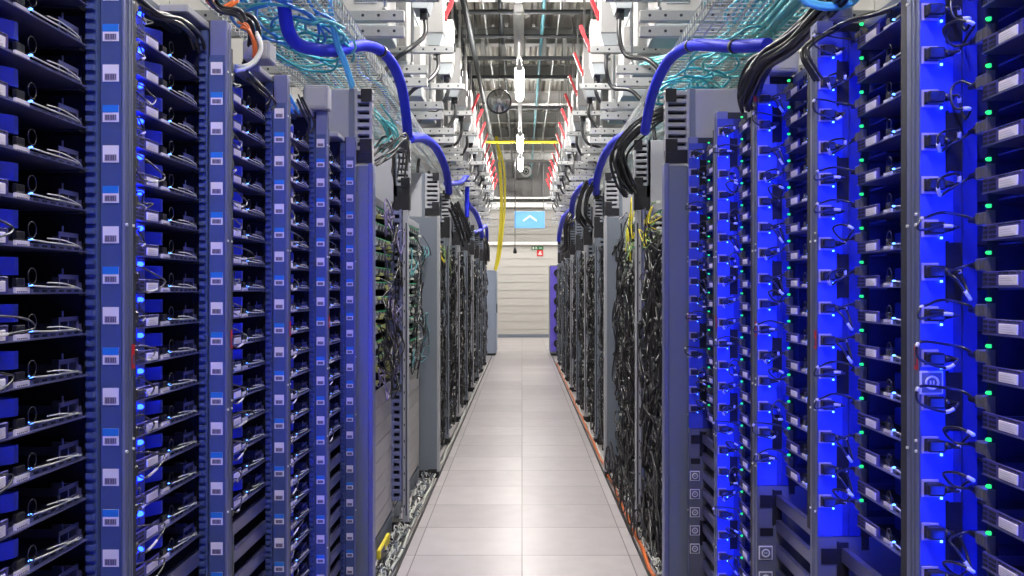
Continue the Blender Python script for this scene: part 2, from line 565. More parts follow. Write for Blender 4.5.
def make_rack(side, i, y0, full=False, far=False):
    who = ('blue-lit server rack nearest the camera in the %s row' % SIDE[side] if i == 0 else
           '%s blue-lit server rack along the %s row, counted from the camera' % (rackname[i], SIDE[side]))
    if far:
        who = 'distant purple-lit rack at the far end of the right row'
    r = thing('server_rack', who, 'rack', (-0.75, y0, 0) if side < 0 else (0.75, y0 + RW, 0), side * -PI / 2, 'blue-lit server racks')
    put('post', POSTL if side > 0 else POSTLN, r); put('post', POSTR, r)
    put('red_tag', REDT, r, (0 if side > 0 else -0.0135, 0, 0))['label'] = 'small red tag on the upright'
    b = MB()
    b.box(0.001, 0.006, 0.042, 1.0, 0.02, RH); b.build('side_panel', [DARK], r)
    b = MB()
    b.box(0.594, 0.599, 0.042, 1.0, 0.02, RH); b.build('side_panel', [DARK], r)
    b = MB()
    b.box(0.006, 0.594, 0.98, 1.0, 0.02, RH)
    for k in range(5):
        b.box(0.05 + k * 0.1, 0.12 + k * 0.1, 0.975, 0.98, 0.1, RH - 0.1)
    b.build('back_panel', [DARK], r)
    b = MB()
    b.box(0.028, 0.572, 0.004, 0.04, 0.02, 0.07, 0, 0.003); b.box(0.006, 0.594, 0.05, 0.98, 0.02, 0.04)
    b.build('plinth', [PANEL], r)
    b = MB()
    b.box(0.007, 0.593, 0.12, 0.15, RH - 0.03, RH, 0, 0.003)
    b.box(0.007, 0.593, 0.15, 0.97, RH - 0.01, RH)
    b.box(0.44, 0.593, 0.05, 0.12, RH - 0.02, RH, 1, 0.003)
    b.build('top_frame', [PANEL, PANELL], r)
    # right-hand rail with ticks, and ledges for the trays
    zs = slots(side, full)
    b = MB()
    b.box(0.556, 0.572, 0.044, 0.064, 0.07, RH - 0.03)
    zz = 0.1
    while zz < RH - 0.06:
        b.box(0.545, 0.556, 0.046, 0.060, zz, zz + 0.010)
        zz += 0.019
    b.build('slot_rail', [STRIP], r)
    for u0, u1, v0 in ((0.541, 0.594, 0.07), (0.006, 0.175, 0.12)):
        b = MB()
        for zt in zs:
            b.box(u0, u1, v0, 0.6, zt - 0.004, zt - 0.0005)
        b.box(u0 if u0 < 0.3 else u1 - 0.004, u0 + 0.004 if u0 < 0.3 else u1, v0 + 0.02, 0.6, zs[0] - 0.01, zs[-1] + 0.01)
        b.build('tray_ledge', [DARK], r)
    # power panel on the left-hand inner wall
    zl = 0.08 if full else LOW
    b = MB()
    ub = 0.034 if side > 0 else 0.014
    v0 = 0.0 if side > 0 else 0.044
    b.box(0.029 if side > 0 else 0.009, ub, v0, 0.062, zl, RH - 0.03, 0)
    b.box(0.029 if side > 0 else 0.009, ub - 0.001, 0.062, 0.108, zl, RH - 0.03, 1)
    b.box(ub, ub + 0.005, 0.078, 0.081, zl, RH - 0.03, 1)
    pp = b.build('power_panel', [POWER, mat('power_panel_deep', (0.02, 0.03, 0.22), 0.1, 0.5)], r)
    b = MB()
    if side > 0 or far:
        b.box(0.1525, 0.1545, 0.070, 0.078, zl, RH - 0.06, 0)  # added emitter facing away from the camera, lights the power panel blue
        b.box(0.1545, 0.1565, 0.066, 0.084, zl, RH - 0.06, 1)
        if i < 4:
            b.build('added_led_bar', [BAR, DARK], r)['label'] = 'added hidden blue light bar'
        b = MB()
        b.box(0.5655, 0.567, 0.0225, 0.0245, zl, RH - 0.06, 0)  # added emitter hidden by the near post, lights tray fronts blue
        b.box(0.567, 0.572, 0.002, 0.032, zl, RH - 0.06, 1)
        b.box(0.541, 0.572, 0.002, 0.022, zl, RH - 0.06, 1)  # added baffle keeping the blue light off the aisle side
    else:
        b.box(0.0145, 0.016, 0.020, 0.022, zl, RH - 0.06, 0)  # added emitter hidden by the near post, lights servers and label strip
        b.box(0.0145, 0.030, 0.002, 0.0193, zl, RH - 0.06, 1)  # added baffle shaping the blue light of this bar
    b.build('added_led_bar', [BARN, DARK], r)['label'] = 'added hidden blue light bar'
    if zl > 0.2:
        b = MB()
        b.box(0.029, 0.034, 0.0, 0.22, 0.07, zl - 0.002, 0)
        lp = b.build('lower_panel', [POWERL], r)
        if side > 0:
            for k in range(5):
                put('outlet', OUTLET, lp, (0.034, 0.026, 0.33 + 0.0816 * k))
            for zz in (0.80, 0.40):
                put('cable_opening', VENT, lp, (0.034, 0, zz))
            b = MB(); b.box(0.034, 0.037, 0.008, 0.05, 0.80, 0.84, 0); b.box(0.034, 0.037, 0.008, 0.05, 0.71, 0.735, 0)
            b.build('breaker_switch', [BLACK], lp)
        for k in range(10):
            put('filler_bar', FILL, r, (0, 0, LOW - 0.065 - 0.08 * k))
    # sockets and openings on the power panel (right row shows them)
    if side > 0 and not far:
        for n, zt in enumerate(zs):
            put('socket', SOCK, pp, (0.034, 0, zt + 0.03))
            if n % 3 == 1:
                put('cable_opening', VENT, pp, (0.034, 0, zt + 0.03))
        if i == 0:
            put('outlet', OUTLET, pp, (0.034, 0.02, 1.322))
    # label strip on the right-hand inner face (left row shows it)
    if side < 0:
        b = MB()
        b.box(0.568, 0.572, 0.003, 0.042, 0.07, 2.09, 0)
        b.box(0.566, 0.568, 0.003, 0.0045, 0.07, 2.09, 0)
        ls = b.build('label_strip', [STRIP], r)
        z0, p = NPAR['left']
        for k in range(-18, 8):
            zc = z0 + 0.034 + p * k
            if 0.15 < zc < 2.06:
                px, py = proj(-0.77, y0 + 0.57, zc)
                if -30 < py < 606:
                    put('label', LAB[(k + 20) % 2 == 0], ls, (0.568, 0.023, zc))
    return r, zs


# --- one server: tray pulled in between the posts, lip, bracket, label carrier, connector
LEDBL = mat('led_blue_left', (0.004, 0.018, 1.0), emit=34)
CARRIER = mat('carrier', (0.075, 0.065, 0.30), 0.2, 0.4)  # the blue light falling on the carriers is put into this colour
BOOTM = mat('pale_boot', (0.62, 0.60, 0.66), 0, 0.4, 0.1)


def make_server(side):
    def f():
        r = thing('server', '', 'server')
        b = MB()
        b.box(-0.19, 0.19, 0, 0.45, 0, 0.002)
        b.box(-0.19, 0.19, -0.002, 0.001, 0, 0.009)
        b.box(-0.19, 0.19, -0.012, 0.0, 0, 0.002)
        b.box(-0.19, -0.188, 0, 0.45, 0, 0.02)
        b.box(0.188, 0.19, 0, 0.45, 0, 0.02)
        for k in range(6):
            b.box(0.02 + k * 0.028, 0.034 + k * 0.028, -0.0028, -0.002, 0.003, 0.007, 1)
        b.build('tray', [TRAY, DARK], r)
        b = MB()
        b.box(-0.18, 0.18, 0.03, 0.44, 0.004, 0.006)
        for k in range(6):
            b.box(-0.04 + k * 0.012, -0.035 + k * 0.012, 0.10, 0.24, 0.006, 0.036)
        b.box(0.06, 0.14, 0.10, 0.2, 0.006, 0.05, 0, 0.003)
        b.box(-0.145, -0.05, 0.03 if side < 0 else 0.06, 0.2, 0.006, 0.056 if side < 0 else 0.046, 1, 0.003)
        b.box(0.0, 0.18, 0.26, 0.43, 0.006, 0.06)
        b.box(-0.18, -0.02, 0.26, 0.43, 0.006, 0.06)
        b.build('mainboard', [BOARD, mat('blue_shroud', (0.012, 0.03, 0.55), 0.0, 0.45)], r)
        b = MB()
        for u0, u1, w0, w1 in ((0.115, 0.120, 0.009, 0.032), (0.148, 0.151, 0.009, 0.028), (0.180, 0.187, 0.002, 0.034), (0.115, 0.187, 0.026, 0.034),
                               (0.115, 0.187, 0.008, 0.012), (0.128, 0.131, 0.032, 0.045)):
            b.box(u0, u1, 0.004, 0.006, w0, w1)
        b.box(0.180, 0.187, 0.006, 0.05, 0.002, 0.03)
        b.build('bracket', [TRAY], r)
        b = MB()
        b.box(-0.195, -0.066, -0.008, -0.004, 0.0, 0.028, 0, 0.001)
        b.box(-0.195, -0.066, -0.004, 0.0, 0.0, 0.003, 0)
        for k in range(3):
            b.box(-0.191, -0.178, -0.0092, -0.008, 0.004 + k * 0.008, 0.009 + k * 0.008, 1)
            b.box(-0.172, -0.150, -0.0092, -0.008, 0.004 + k * 0.008, 0.008 + k * 0.008, 1)
        for k in range(6):
            b.box(-0.140 + k * 0.012, -0.132 + k * 0.012, -0.0092, -0.008, 0.024, 0.0265, 1)
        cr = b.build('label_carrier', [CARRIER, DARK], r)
        b = MB()
        b.box(-0.137, -0.078, -0.0105, -0.008, 0.004, 0.021, 0, 0.0008)
        for k in range(3):
            b.box(-0.132, -0.086 - 0.006 * k, -0.0108, -0.0105, 0.007 + k * 0.004, 0.0082 + k * 0.004, 1)
        b.build('label_plate', [LBL, mat('faint_print', (0.62, 0.58, 0.68), 0, 0.6)], cr)
        b = MB()
        b.box(-0.042, 0.0, -0.006, -0.002, 0.001, 0.011, 0)
        for k in range(6):
            b.box(-0.038 + k * 0.0055, -0.035 + k * 0.0055, -0.0064, -0.006, 0.003, 0.005, 1)
        b.build('sticker', [LBL, PRINT], r)
        b = MB()
        b.tube(spline([(0.015, -0.003, 0.014), (0.06, -0.006, 0.012), (0.12, -0.008, 0.011), (0.17, -0.004, 0.010)], 4), 0.0017, 5)
        b.tube(spline([(0.06, -0.004, 0.019), (0.10, -0.010, 0.018), (0.15, -0.012, 0.011), (0.18, -0.004, 0.007)], 4), 0.0013, 5)
        b.build('wire', [PALE], r)
        b = MB()
        b.ring((0.0, -0.010, 0.030), 0.013, 0.0010, 'y', 14, 5)
        b.tube([(0.0, -0.010, 0.017), (0.0, 0.01, 0.010)], 0.0013, 5)
        b.box(-0.035, -0.01, -0.004, 0.004, 0.013, 0.026, 0, 0.001)
        b.build('pull_loop', [BLACK], r)
        b = MB()
        b.box(-0.238, -0.196, 0.0, 0.018, 0.030, 0.052, 0, 0.0015)
        for k in range(3):
            b.box(-0.232 + k * 0.010, -0.228 + k * 0.010, -0.0015, 0.0, 0.032, 0.050, 0)
        b.box(-0.194, -0.190, -0.003, 0.012, 0.018, 0.054, 0)
        b.build('connector', [CONN], r)
        q = 0.0048 if side < 0 else 0.0032
        uc = -0.187 if side > 0 else -0.152
        b = MB(); b.dome((uc, -0.004, 0.061), q, q, -1, 10, 4); b.box(uc - q, uc + q, -0.004, 0.002, 0.061 - q, 0.061 + q)
        b.build('status_light', [LEDBL if side < 0 else LEDG], r)['label'] = ('blue' if side < 0 else 'green') + ' status light'
        if side < 0:
            b = MB()
            b.box(-0.19, -0.095, 0.012, 0.014, 0.022, 0.074, 1)  # added plate, a surface for the blue glow to fall on
            for k in range(4):
                b.box(-0.182 + k * 0.016, -0.172 + k * 0.016, 0.010, 0.014, 0.032, 0.046, 0, 0.001)
            b.build('added_glow_plate', [CONN, mat('glow_plate_blue', (0.16, 0.2, 0.55), 0.1, 0.45)], r)
            b = MB()
            b.prism([(-0.11, 0.07), (-0.11, 0.056), (-0.03, 0.003), (-0.018, 0.003), (-0.018, 0.07)], 'z', 0.031, 0.060, 0)  # added wedge, tilted so the bar's blue light shows on it
            b.prism([(-0.075, 0.034), (-0.055, 0.0205), (-0.055, 0.0225), (-0.075, 0.036)], 'z', 0.036, 0.054, 1)
            b.box(-0.016, -0.012, 0.012, 0.06, 0.032, 0.058, 0, 0.001)
            b.build('added_glow_wedge', [mat('wedge_glow_blue', (0.03, 0.06, 0.62), 0, 0.45), BOARD], r)  # blue glow is put into the colour of the added wedge
        b = MB(); b.dome((0.008, -0.004, 0.015), 0.0018, 0.003, -1, 8, 3); b.box(0.0062, 0.0098, -0.004, 0.0, 0.0132, 0.0168)
        b.build('activity_light', [LEDB], r)['label'] = 'blue activity light'
        return r
    return f


server = {-1: Proto(make_server(-1)), 1: Proto(make_server(1))}


# --- patch cables at each server: boot in the connector, a loop, a right-angle plug at the power panel
def make_cable(side, kx):
    def f():
        rnd = random.Random(100 * kx + side)
        r = thing('patch_cable', '', 'cable')
        a = (-0.258, 0.009, 0.041)
        u_ = rnd.uniform
        if side > 0:
            k = kx % 4
            tail = [(-0.285, -0.008, 0.03), (-0.303, -0.018, 0.03)]
            if k == 0:
                lp = [a, (-0.285, 0.004, 0.045), (-0.296, -0.03, 0.06), (-0.285, -0.07, 0.058), (-0.275, -0.085, 0.045), (-0.28, -0.075, 0.026), (-0.29, -0.03, 0.024)] + tail
            elif k == 1:
                lp = [a, (-0.275, -0.005, 0.044), (-0.27, -0.03, 0.03), (-0.25, -0.025, 0.005), (-0.25, 0.0, -0.012), (-0.28, 0.01, -0.005), (-0.295, 0.0, 0.018)] + tail
            elif k == 2:
                lp = [a, (-0.28, -0.012, 0.05), (-0.27, -0.045, 0.062), (-0.24, -0.035, 0.075), (-0.23, -0.01, 0.07), (-0.26, 0.0, 0.055), (-0.29, -0.005, 0.04)] + tail
            else:
                lp = [a, (-0.28, 0.0, 0.036), (-0.285, -0.02, 0.015), (-0.27, -0.055, 0.012), (-0.26, -0.05, 0.035), (-0.28, -0.02, 0.04)] + tail
            lp = [lp[0]] + [(x + u_(-.006, .006), y + u_(-.008, .008), z + u_(-.01, .01)) for x, y, z in lp[1:-2]] + lp[-2:]
        else:
            q = [-0.21, -0.15, -0.05, -0.19, -0.10, -0.17][kx]
            e = (-0.30, -0.030, 0.032)
            lp = [a, (-0.265, -0.02, 0.045), (-0.23, -0.03 - u_(0, .02), 0.05 + u_(-.01, .01)), (q - 0.03, -0.035, 0.045 + u_(-.012, .012)),
                  (q, -0.03 - u_(0, .015), u_(0.024, 0.036)), (q - 0.035, -0.04, u_(0.012, 0.022)), (-0.235, -0.045, 0.02 + u_(-.02, .02)),
                  (-0.28, -0.035, 0.03), e]
        pts = spline(lp, 6)
        b = MB(); b.tube(pts, 0.0026 if side > 0 else 0.0019, 6)
        b.build('lead', [CABLE], r)
        b = MB(); b.tube([(-0.239, 0.009, 0.041), (-0.244, 0.009, 0.041), (-0.27, 0.006, 0.0405)], [0.0088, 0.0078, 0.004], 8)
        for k in range(3):
            b.ring((-0.246 - k * 0.006, 0.009, 0.041), 0.0070 - k * 0.0012, 0.0016, 'x', 10, 5)
        b.build('boot', [BLACK], r)
        b = MB()
        b.box(-0.316, -0.294, -0.058, -0.026, 0.019, 0.041, 0, 0.003)
        b.tube([(-0.304, -0.028, 0.03), (-0.302, -0.008, 0.03)], [0.0085, 0.005], 8)
        b.build('plug', [BLACK], r)
        for i0 in ((len(pts) // 2 - 3, len(pts) * 3 // 4) if side > 0 else (len(pts) * 2 // 3,)):
            b = MB(); b.tube(pts[i0:i0 + 4], 0.0037 if side > 0 else 0.0028, 8)
            b.build('white_sleeve', [BOOTM], r)['label'] = 'white marker sleeve'
        return r
    return f


cabs = {(s, k): Proto(make_cable(s, k)) for s in (-1, 1) for k in range(6)}
YRS = {-1: [1.162 + 0.6 * i for i in range(5)], 1: [1.167 + 0.6 * i for i in range(5)]}
for side in (-1, 1):
    for i, y0 in enumerate(YRS[side]):
        full = (i == 3)
        rk, zs = make_rack(side, i, y0, full)
        rz = side * -PI / 2
        vis = []
        for zt in sorted(zs, reverse=True):
            u = 0.35
            yy = y0 + u if side < 0 else y0 + RW - u
            ys = y0 + 0.5 if side < 0 else y0 + 0.5
            py = proj(0.8, ys, zt + 0.02)[1]
            if -60 < py < 640:
                vis.append((zt, yy, -8 < py < 584))
        n = 0
        for zt, yy, seen in vis:
            loc = (side * 0.815, yy, zt)
            rn = '%s rack along the %s row' % (rackname[i], SIDE[side])
            if seen:
                lb = 'metal server tray, %s from the top in %s' % (ORD[n], rn)
                lc = 'black patch cable at %s server from top, %s' % (ORD[n], rn)
                n += 1
            elif py > 0 and zt < 1.5:
                lb = 'metal server tray just below the picture in ' + rn
                lc = 'black patch cable just below the picture in ' + rn
            else:
                lb = 'metal server tray just above the picture in ' + rn
                lc = 'black patch cable just above the picture in ' + rn
            server[side].place(loc, rz, lb, 'server trays in the blue-lit racks')
            cabs[(side, random.randrange(6))].place(loc, rz, lc, 'patch cables of the server trays')


# ------------------------------------------------------------------ network racks further along both rows
MOD = [4.20, 5.66, 7.26, 8.80, 10.3, 11.8, 13.3, 14.8, 16.3, 17.8]
NF = 0.80        # lateral position of the equipment faces
SPOT = ['beside the blue-lit racks', 'behind the first grey end panel', 'at the second grey end panel', 'just past the second end panel']


def comb(b, x0, x1, y, z0, z1, pitch, s, m=0, dark=1):
    """a slotted finger plate facing the camera between |x| x0..x1"""
    b.box(s * x0, s * (x0 + 0.012), y, y + 0.05, z0, z1, m)
    b.box(s * (x1 - 0.014), s * x1, y, y + 0.05, z0, z1, m)
    b.box(s * x0, s * x1, y + 0.05, y + 0.055, z0, z1, dark)
    zz = z0
    while zz < z1 - pitch * 0.4:
        b.box(s * x0, s * x1, y + 0.002, y + 0.048, zz, zz + pitch * 0.52, m, 0.002)
        zz += pitch


def manager(s, i, y, panel):
    pos = SPOT[i] if i < len(SPOT) else 'numbered %s from the camera' % ORD[i]
    r = thing('cable_manager', 'upright %s cable manager with finger slots, %s along the %s row' % ('panelled' if panel else 'narrow', ORD[i], SIDE[s]), 'cable manager', (0, y, 0), 0, 'cable managers between network racks')
    inner = 0.65 if (panel and (s > 0 or i > 0)) else 0.68
    if panel:
        b = MB()
        b.box(s * (inner + 0.012), s * 1.75, 0, 0.035, 0.06, 2.06, 0, 0.003)
        b.box(s * inner, s * (inner + 0.022), -0.004, 0.075, 0.05, 2.07, 1, 0.004)
        for zz in (0.3, 1.0, 1.7):
            b.tube([(s * (inner + 0.011), -0.008, zz), (s * (inner + 0.011), -0.003, zz)], 0.004, 8, 1)
        b.box(s * (inner + 0.02), s * 0.74, -0.002, 0.0, 0.06, 0.07, 2)
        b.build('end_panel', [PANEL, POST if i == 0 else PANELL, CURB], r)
        MB().box(s * (inner + 0.005), s * 1.0, 0.0, 0.09, 0.0, 0.06, 0, 0.004).build('foot', [CURB], r)
    else:
        b = MB()
        b.box(s * 0.70, s * 0.735, 0, 0.05, 0.06, 1.98, 0, 0.003)
        b.box(s * 0.708, s * 0.716, -0.002, 0, 0.1, 1.9, 1)
        for k in range(18):
            b.box(s * 0.721, s * 0.727, -0.002, 0, 0.15 + k * 0.1, 0.165 + k * 0.1, 1)
        b.build('post', [PANELL if i in (1, 4, 6) else PANEL, DARK], r)
        MB().box(s * 0.69, s * 1.0, 0.0, 0.09, 0.0, 0.06, 0, 0.004).build('foot', [CURB], r)
        b = MB()
        comb(b, 0.736, 0.798, -0.045, 0.2, 1.98, 0.046, s)
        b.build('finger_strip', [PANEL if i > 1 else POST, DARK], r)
    b = MB()
    x0, x1 = (inner + 0.005, 0.765) if panel else (0.69, 0.79)
    comb(b, x0, x1, 0.0, 2.13, 2.41, 0.036, s)
    b.box(s * x0, s * x1, 0.0, 0.05, 2.07 if panel else 1.98, 2.13, 1)
    b.box(s * x0, s * (x0 + 0.05), -0.004, 0.004, 2.35, 2.41, 1); b.box(s * x0, s * (x0 + 0.055), -0.004, 0.004, 2.12, 2.18, 1)
    b.build('finger_head', [PANELL if i < 4 else PANEL, BLACK], r)
    b = MB()
    b.box(s * 0.79, s * 1.0, 0.0, 0.3, 2.06 if panel else 1.98, 2.41, 0, 0.004)
    b.box(s * 0.768, s * 0.79, 0.0, 0.04, 2.06, 2.41, 1)
    b.build('head_box', [PANELL, PANEL], r)
    return r


def make_switch(tone):
    def f():
        r = thing('network_switch', '', 'switch')
        b = MB()
        b.box(-0.30, 0.30, 0, 0.35, 0, 0.044, 0, 0.002)
        b.box(-0.33, -0.30, -0.002, 0.002, 0, 0.044, 1); b.box(0.30, 0.33, -0.002, 0.002, 0, 0.044, 1)
        b.build('case', [mat('switch_case' + str(tone), (0.03, 0.035, 0.045) if tone == 0 else ((0.03, 0.08, 0.10) if tone == 1 else (0.22, 0.23, 0.25)), 0.2, 0.4), PANELL], r)
        b = MB()
        for k in range(24):
            u = -0.28 + k * 0.0225
            for q in (0, 1):
                b.box(u, u + 0.016, -0.0025, 0.0, 0.006 + q * 0.018, 0.020 + q * 0.018, 0 if (k * 7 + q * 3) % 5 else 1)
        b.build('port_block', [BLACK, PALE], r)
        b = MB()
        for k in range(10):
            b.box(-0.27 + k * 0.055, -0.2675 + k * 0.055, -0.003, 0, 0.0405, 0.0425)
        b.build('status_light', [LEDG], r)
        return r
    return f


sw = [Proto(make_switch(t)) for t in range(3)]


def make_nrack(side):
    W = 0.72

    def f():
        r = thing('network_rack', '', 'rack')
        for u in (0.0, W - 0.02):
            b = MB()
            b.box(u, u + 0.02, 0, 0.05, 0.06, 2.0, 0, 0.002)
            for k in range(40):
                b.box(u + 0.006, u + 0.014, -0.001, 0, 0.1 + k * 0.046, 0.112 + k * 0.046, 1)
            b.build('post', [PANELL, DARK], r)
        b = MB()
        b.box(0.0, W, 0.5, 0.52, 0.06, 2.0); b.box(0, 0.008, 0.05, 0.5, 0.06, 2.0); b.box(W - 0.008, W, 0.05, 0.5, 0.06, 2.0)
        b.build('back_panel', [DARK], r)
        b = MB(); b.box(0.02, W - 0.02, 0.0, 0.05, 1.95, 2.0, 0, 0.003); b.box(0.008, W - 0.008, 0.05, 0.5, 1.98, 2.0)
        b.build('top_frame', [PANELL], r)
        b = MB(); b.box(0.02, W - 0.02, 0.0, 0.5, 0.0, 0.12, 0, 0.003)
        b.build('plinth', [PANEL], r)
        return r
    return f


nr = {s: Proto(make_nrack(s)) for s in (-1, 1)}
BLANK = MB().box(0.02, 0.70, -0.003, 0.003, 0.0, 0.098, 0, 0.0015).box(0.02, 0.70, 0.003, 0.02, 0.0, 0.004, 0).mesh('blank_panel', [TAN])
for s in (-1, 1):
    cnt = 0
    nsw = 0
    for i, ym in enumerate(MOD):
        manager(s, i, ym, i in (0, 2))
        for h in (0, 1):
            y0 = ym + 0.065 + h * 0.722
            if y0 + 0.72 > (MOD[i + 1] if i + 1 < len(MOD) else 20.0) + 0.07:
                y0 = (MOD[i + 1] if i + 1 < len(MOD) else 20.0) - 0.725
            rr = nr[s].place((s * NF, y0 if s < 0 else y0 + 0.72, 0), s * -PI / 2, 'open network rack with black cabling, %s of its kind along the %s row' % (ORD[cnt], SIDE[s]), 'network racks down the aisle')
            cnt += 1
            leftB = (s < 0 and i < 2)
            if leftB:
                for k in range(8):
                    put('blank_panel', BLANK, rr, (0, 0, 0.14 + 0.1 * k))
            if i == 0 and h == 0:
                continue
            nlev = (11 if i < 2 else (7 if i < 5 else 4))
            lo, hi = (1.0 if leftB else 0.25), 1.90
            for k in range(nlev):
                zt = hi - (hi - lo) * k / nlev
                tone = (1 if (leftB and i == 1) else (2 if k % 4 == 2 else 0))
                sw[tone].place((s * (NF + 0.0), y0 + 0.36, zt), s * -PI / 2, '%s switch from the top in %s network rack of the %s row' % (ORD[k], ORD[cnt - 1], SIDE[s]), 'switches in the network racks')

# ---- cables of the network racks
PLUG = MB().box(-0.006, 0.034, -0.008, 0.008, -0.007, 0.007, 0, 0.001).box(0.0, 0.012, -0.003, 0.003, 0.006, 0.009, 0).mesh('plug', [PALE])
PLUGY = MB().box(-0.006, 0.034, -0.008, 0.008, -0.007, 0.007, 0, 0.001).box(0.0, 0.012, -0.003, 0.003, 0.006, 0.009, 0).mesh('plug', [mat('olive_plug', (0.50, 0.52, 0.20), 0, 0.4)])


def tangle_pts(s, ya, yb, za, zb, rnd, out=0.09):
    y = rnd.uniform(ya, yb); z = rnd.uniform(za, zb)
    y2 = min(max(y + rnd.uniform(-0.4, 0.4), ya), yb); z2 = min(max(z + rnd.uniform(-0.5, 0.25), za - 0.02), zb)
    p = [(s * (NF - 0.012), y, z), (s * (NF - 0.035), y, z - 0.004)]
    n = rnd.randint(3, 6)
    for k in range(1, n + 1):
        t = k / (n + 1)
        p.append((s * (NF - rnd.uniform(0.03, out)), y + (y2 - y) * t + rnd.uniform(-0.13, 0.13), max(0.04, z + (z2 - z) * t + rnd.uniform(-0.15, 0.12))))
    p += [(s * (NF - 0.035), y2, z2 - 0.004), (s * (NF - 0.012), y2, z2)]
    return p, (y, z), (y2, z2)


def tangle(s, ya, yb, za, zb, count, r, group, label, mats, rnd, seg=5, plug=None):
    for k in range(count):
        p, a, e = tangle_pts(s, ya, yb, za, zb, rnd)
        b = MB(); b.tube(spline(p, seg), r * rnd.uniform(0.8, 1.3), 5)
        o = b.build('network_cable', [mats[k % len(mats)]])
        tag(o, label, 'cable', group)
        for (yy, zz) in (a, e):
            put('plug', plug or PLUG, o, (s * (NF - 0.016), yy, zz), 0 if s > 0 else PI)


rnd = random.Random(5)
tangle(1, 4.95, 5.62, 0.1, 1.85, 66, 0.0058, 'black cables between the right grey panels', 'glossy black network cable tangled in front of the racks between the right grey panels', [CABLE], rnd)
tangle(1, 6.0, 7.2, 0.1, 1.85, 60, 0.0058, 'black cables of the right racks by the second panel', 'glossy black network cable hanging at the right racks before the second grey panel', [CABLE], rnd)
tangle(-1, 4.95, 5.55, 1.0, 1.9, 26, 0.004, 'dark cables by the left grey panel', 'dark network cable with olive plugs in the rack beside the left grey panel', [CABLE, CABLE, mat('violet_cable', (0.18, 0.15, 0.32), 0, 0.35)], rnd, 5, PLUGY)
tangle(-1, 6.4, 7.2, 1.0, 1.9, 22, 0.004, 'teal cables before the second left panel', 'dark teal network cable in the rack before the second left grey panel', [CABLE, TEAL, CABLE], rnd)
tangle(-1, 7.4, 10.2, 0.1, 1.9, 50, 0.0062, 'black cables past the second left panel', 'black network cable hanging just past the second left grey panel', [CABLE], rnd, 4)
tangle(1, 7.4, 10.2, 0.1, 1.9, 45, 0.0062, 'black cables past the second right panel', 'black network cable hanging just past the second right grey panel', [CABLE], rnd, 4)
tangle(1, 4.95, 7.2, 1.82, 2.05, 14, 0.004, 'green and yellow cables at the top right racks', 'green or yellow cable at the top of the right network racks', [GREENC, YELLOW, CABLE], rnd)
tangle(-1, 7.4, 9.5, 1.7, 2.05, 10, 0.005, 'green and yellow cables at the top left racks', 'green or yellow cable at the top of the left network racks', [GREENC, YELLOW, CABLE], rnd)
for s, lb in ((-1, 'left'), (1, 'right')):        # everything behind the cables that can be told apart
    b = MB()
    for k in range(330 if s > 0 else 170):
        if s > 0 and k < 190:
            p, a, e = tangle_pts(s, (4.95, 6.0)[k % 2], (5.62, 7.2)[k % 2], 0.1, 1.75, rnd, 0.08)
        else:
            p, a, e = tangle_pts(s, 7.4, 10.3, 0.1, 1.85, rnd, 0.09)
        b.tube(spline(p, 4), 0.0055, 4)
        for (yy, zz) in (a, e):
            b.box(s * (NF - 0.05), s * (NF - 0.01), yy - 0.008, yy + 0.008, zz - 0.007, zz + 0.007, 1)
    for k in range(420):
        p, a, e = tangle_pts(s, 10.2, 19.3, 0.1, 1.95, rnd, 0.085)
        b.tube(spline(p, 3), 0.0095, 4)
        for (yy, zz) in (a, e):
            b.box(s * (NF - 0.06), s * (NF - 0.01), yy - 0.012, yy + 0.012, zz - 0.012, zz + 0.012, 1)
    o = b.build('cable_tangle', [CABLE, PALE])
    tag(o, 'dense tangle of black cables filling the far %s network racks' % lb, 'cables', None, 'stuff')
# coiled cable spilling over the floor edge on the right
pts = []
for k in range(240):
    t = k / 239
    a = t * 2 * PI * 15
    pts.append((0.672 + 0.022 * math.cos(a) + 0.02 * math.sin(a * .37), 5.25 + 2.1 * t + 0.04 * math.sin(a * .5), 0.105 + 0.088 * math.sin(a) + 0.10 * t))
b = MB(); b.tube(pts, 0.006, 6)
tag(b.build('coiled_cable', [CABLE]), 'coiled black cable spilling over the floor edge by the right racks', 'cable')
# cables lying in the strip at the foot of the racks
for s in (-1, 1):
    cols = [(ORANGE, 'orange'), (PALE, 'pale'), (PALE, 'pale second'), (CABLE, 'black'), (PALE, 'white')] if s > 0 else [(PALE, 'white'), (CABLE, 'black'), (PALE, 'second white'), (PALE, 'pale'), (CABLE, 'outer black')]
    for k, (m_, nm) in enumerate(cols):
        x0 = (0.682 + 0.017 * k)
        pts = [(s * (x0 + rnd.uniform(-.008, .008)), 4.3 + j * 0.28, 0.014 + rnd.uniform(0, .02)) for j in range(50 if k < 2 else 11)]
        rr = 0.011 if nm == 'orange' else 0.008
        b = MB(); b.tube(spline(pts, 3), rr, 6)
        tag(b.build('floor_cable', [m_]), '%s cable lying along the floor at the foot of the %s racks' % (nm, SIDE[s]) + (', inner one' if k == 0 else ''), 'cable', 'cables along the floor')
    b = MB()
    for k in range(190):
        y = rnd.uniform(4.4, 7.2)
        x = s * rnd.uniform(0.685, 0.775)
        b.tube(spline([(x, y, 0.035), (x + rnd.uniform(-.02, .02), y + 0.03, 0.06), (x + rnd.uniform(-.03, .03), y + 0.07, 0.035)], 3), 0.004, 4, rnd.randrange(3))
    tag(b.build('cable_ties', [PALE, PANEL, CABLE]), 'clutter of short cable ends at the foot of the %s network racks' % SIDE[s], 'cables', None, 'stuff')
o = MB().box(-0.010, 0.010, -0.18, 0.18, 0, 0.05, 0, 0.004).box(0.010, 0.0115, -0.15, -0.03, 0.01, 0.04, 1).build('floor_label', [YELLOW, PRINT], None, (-0.76, 5.05, 0.06))
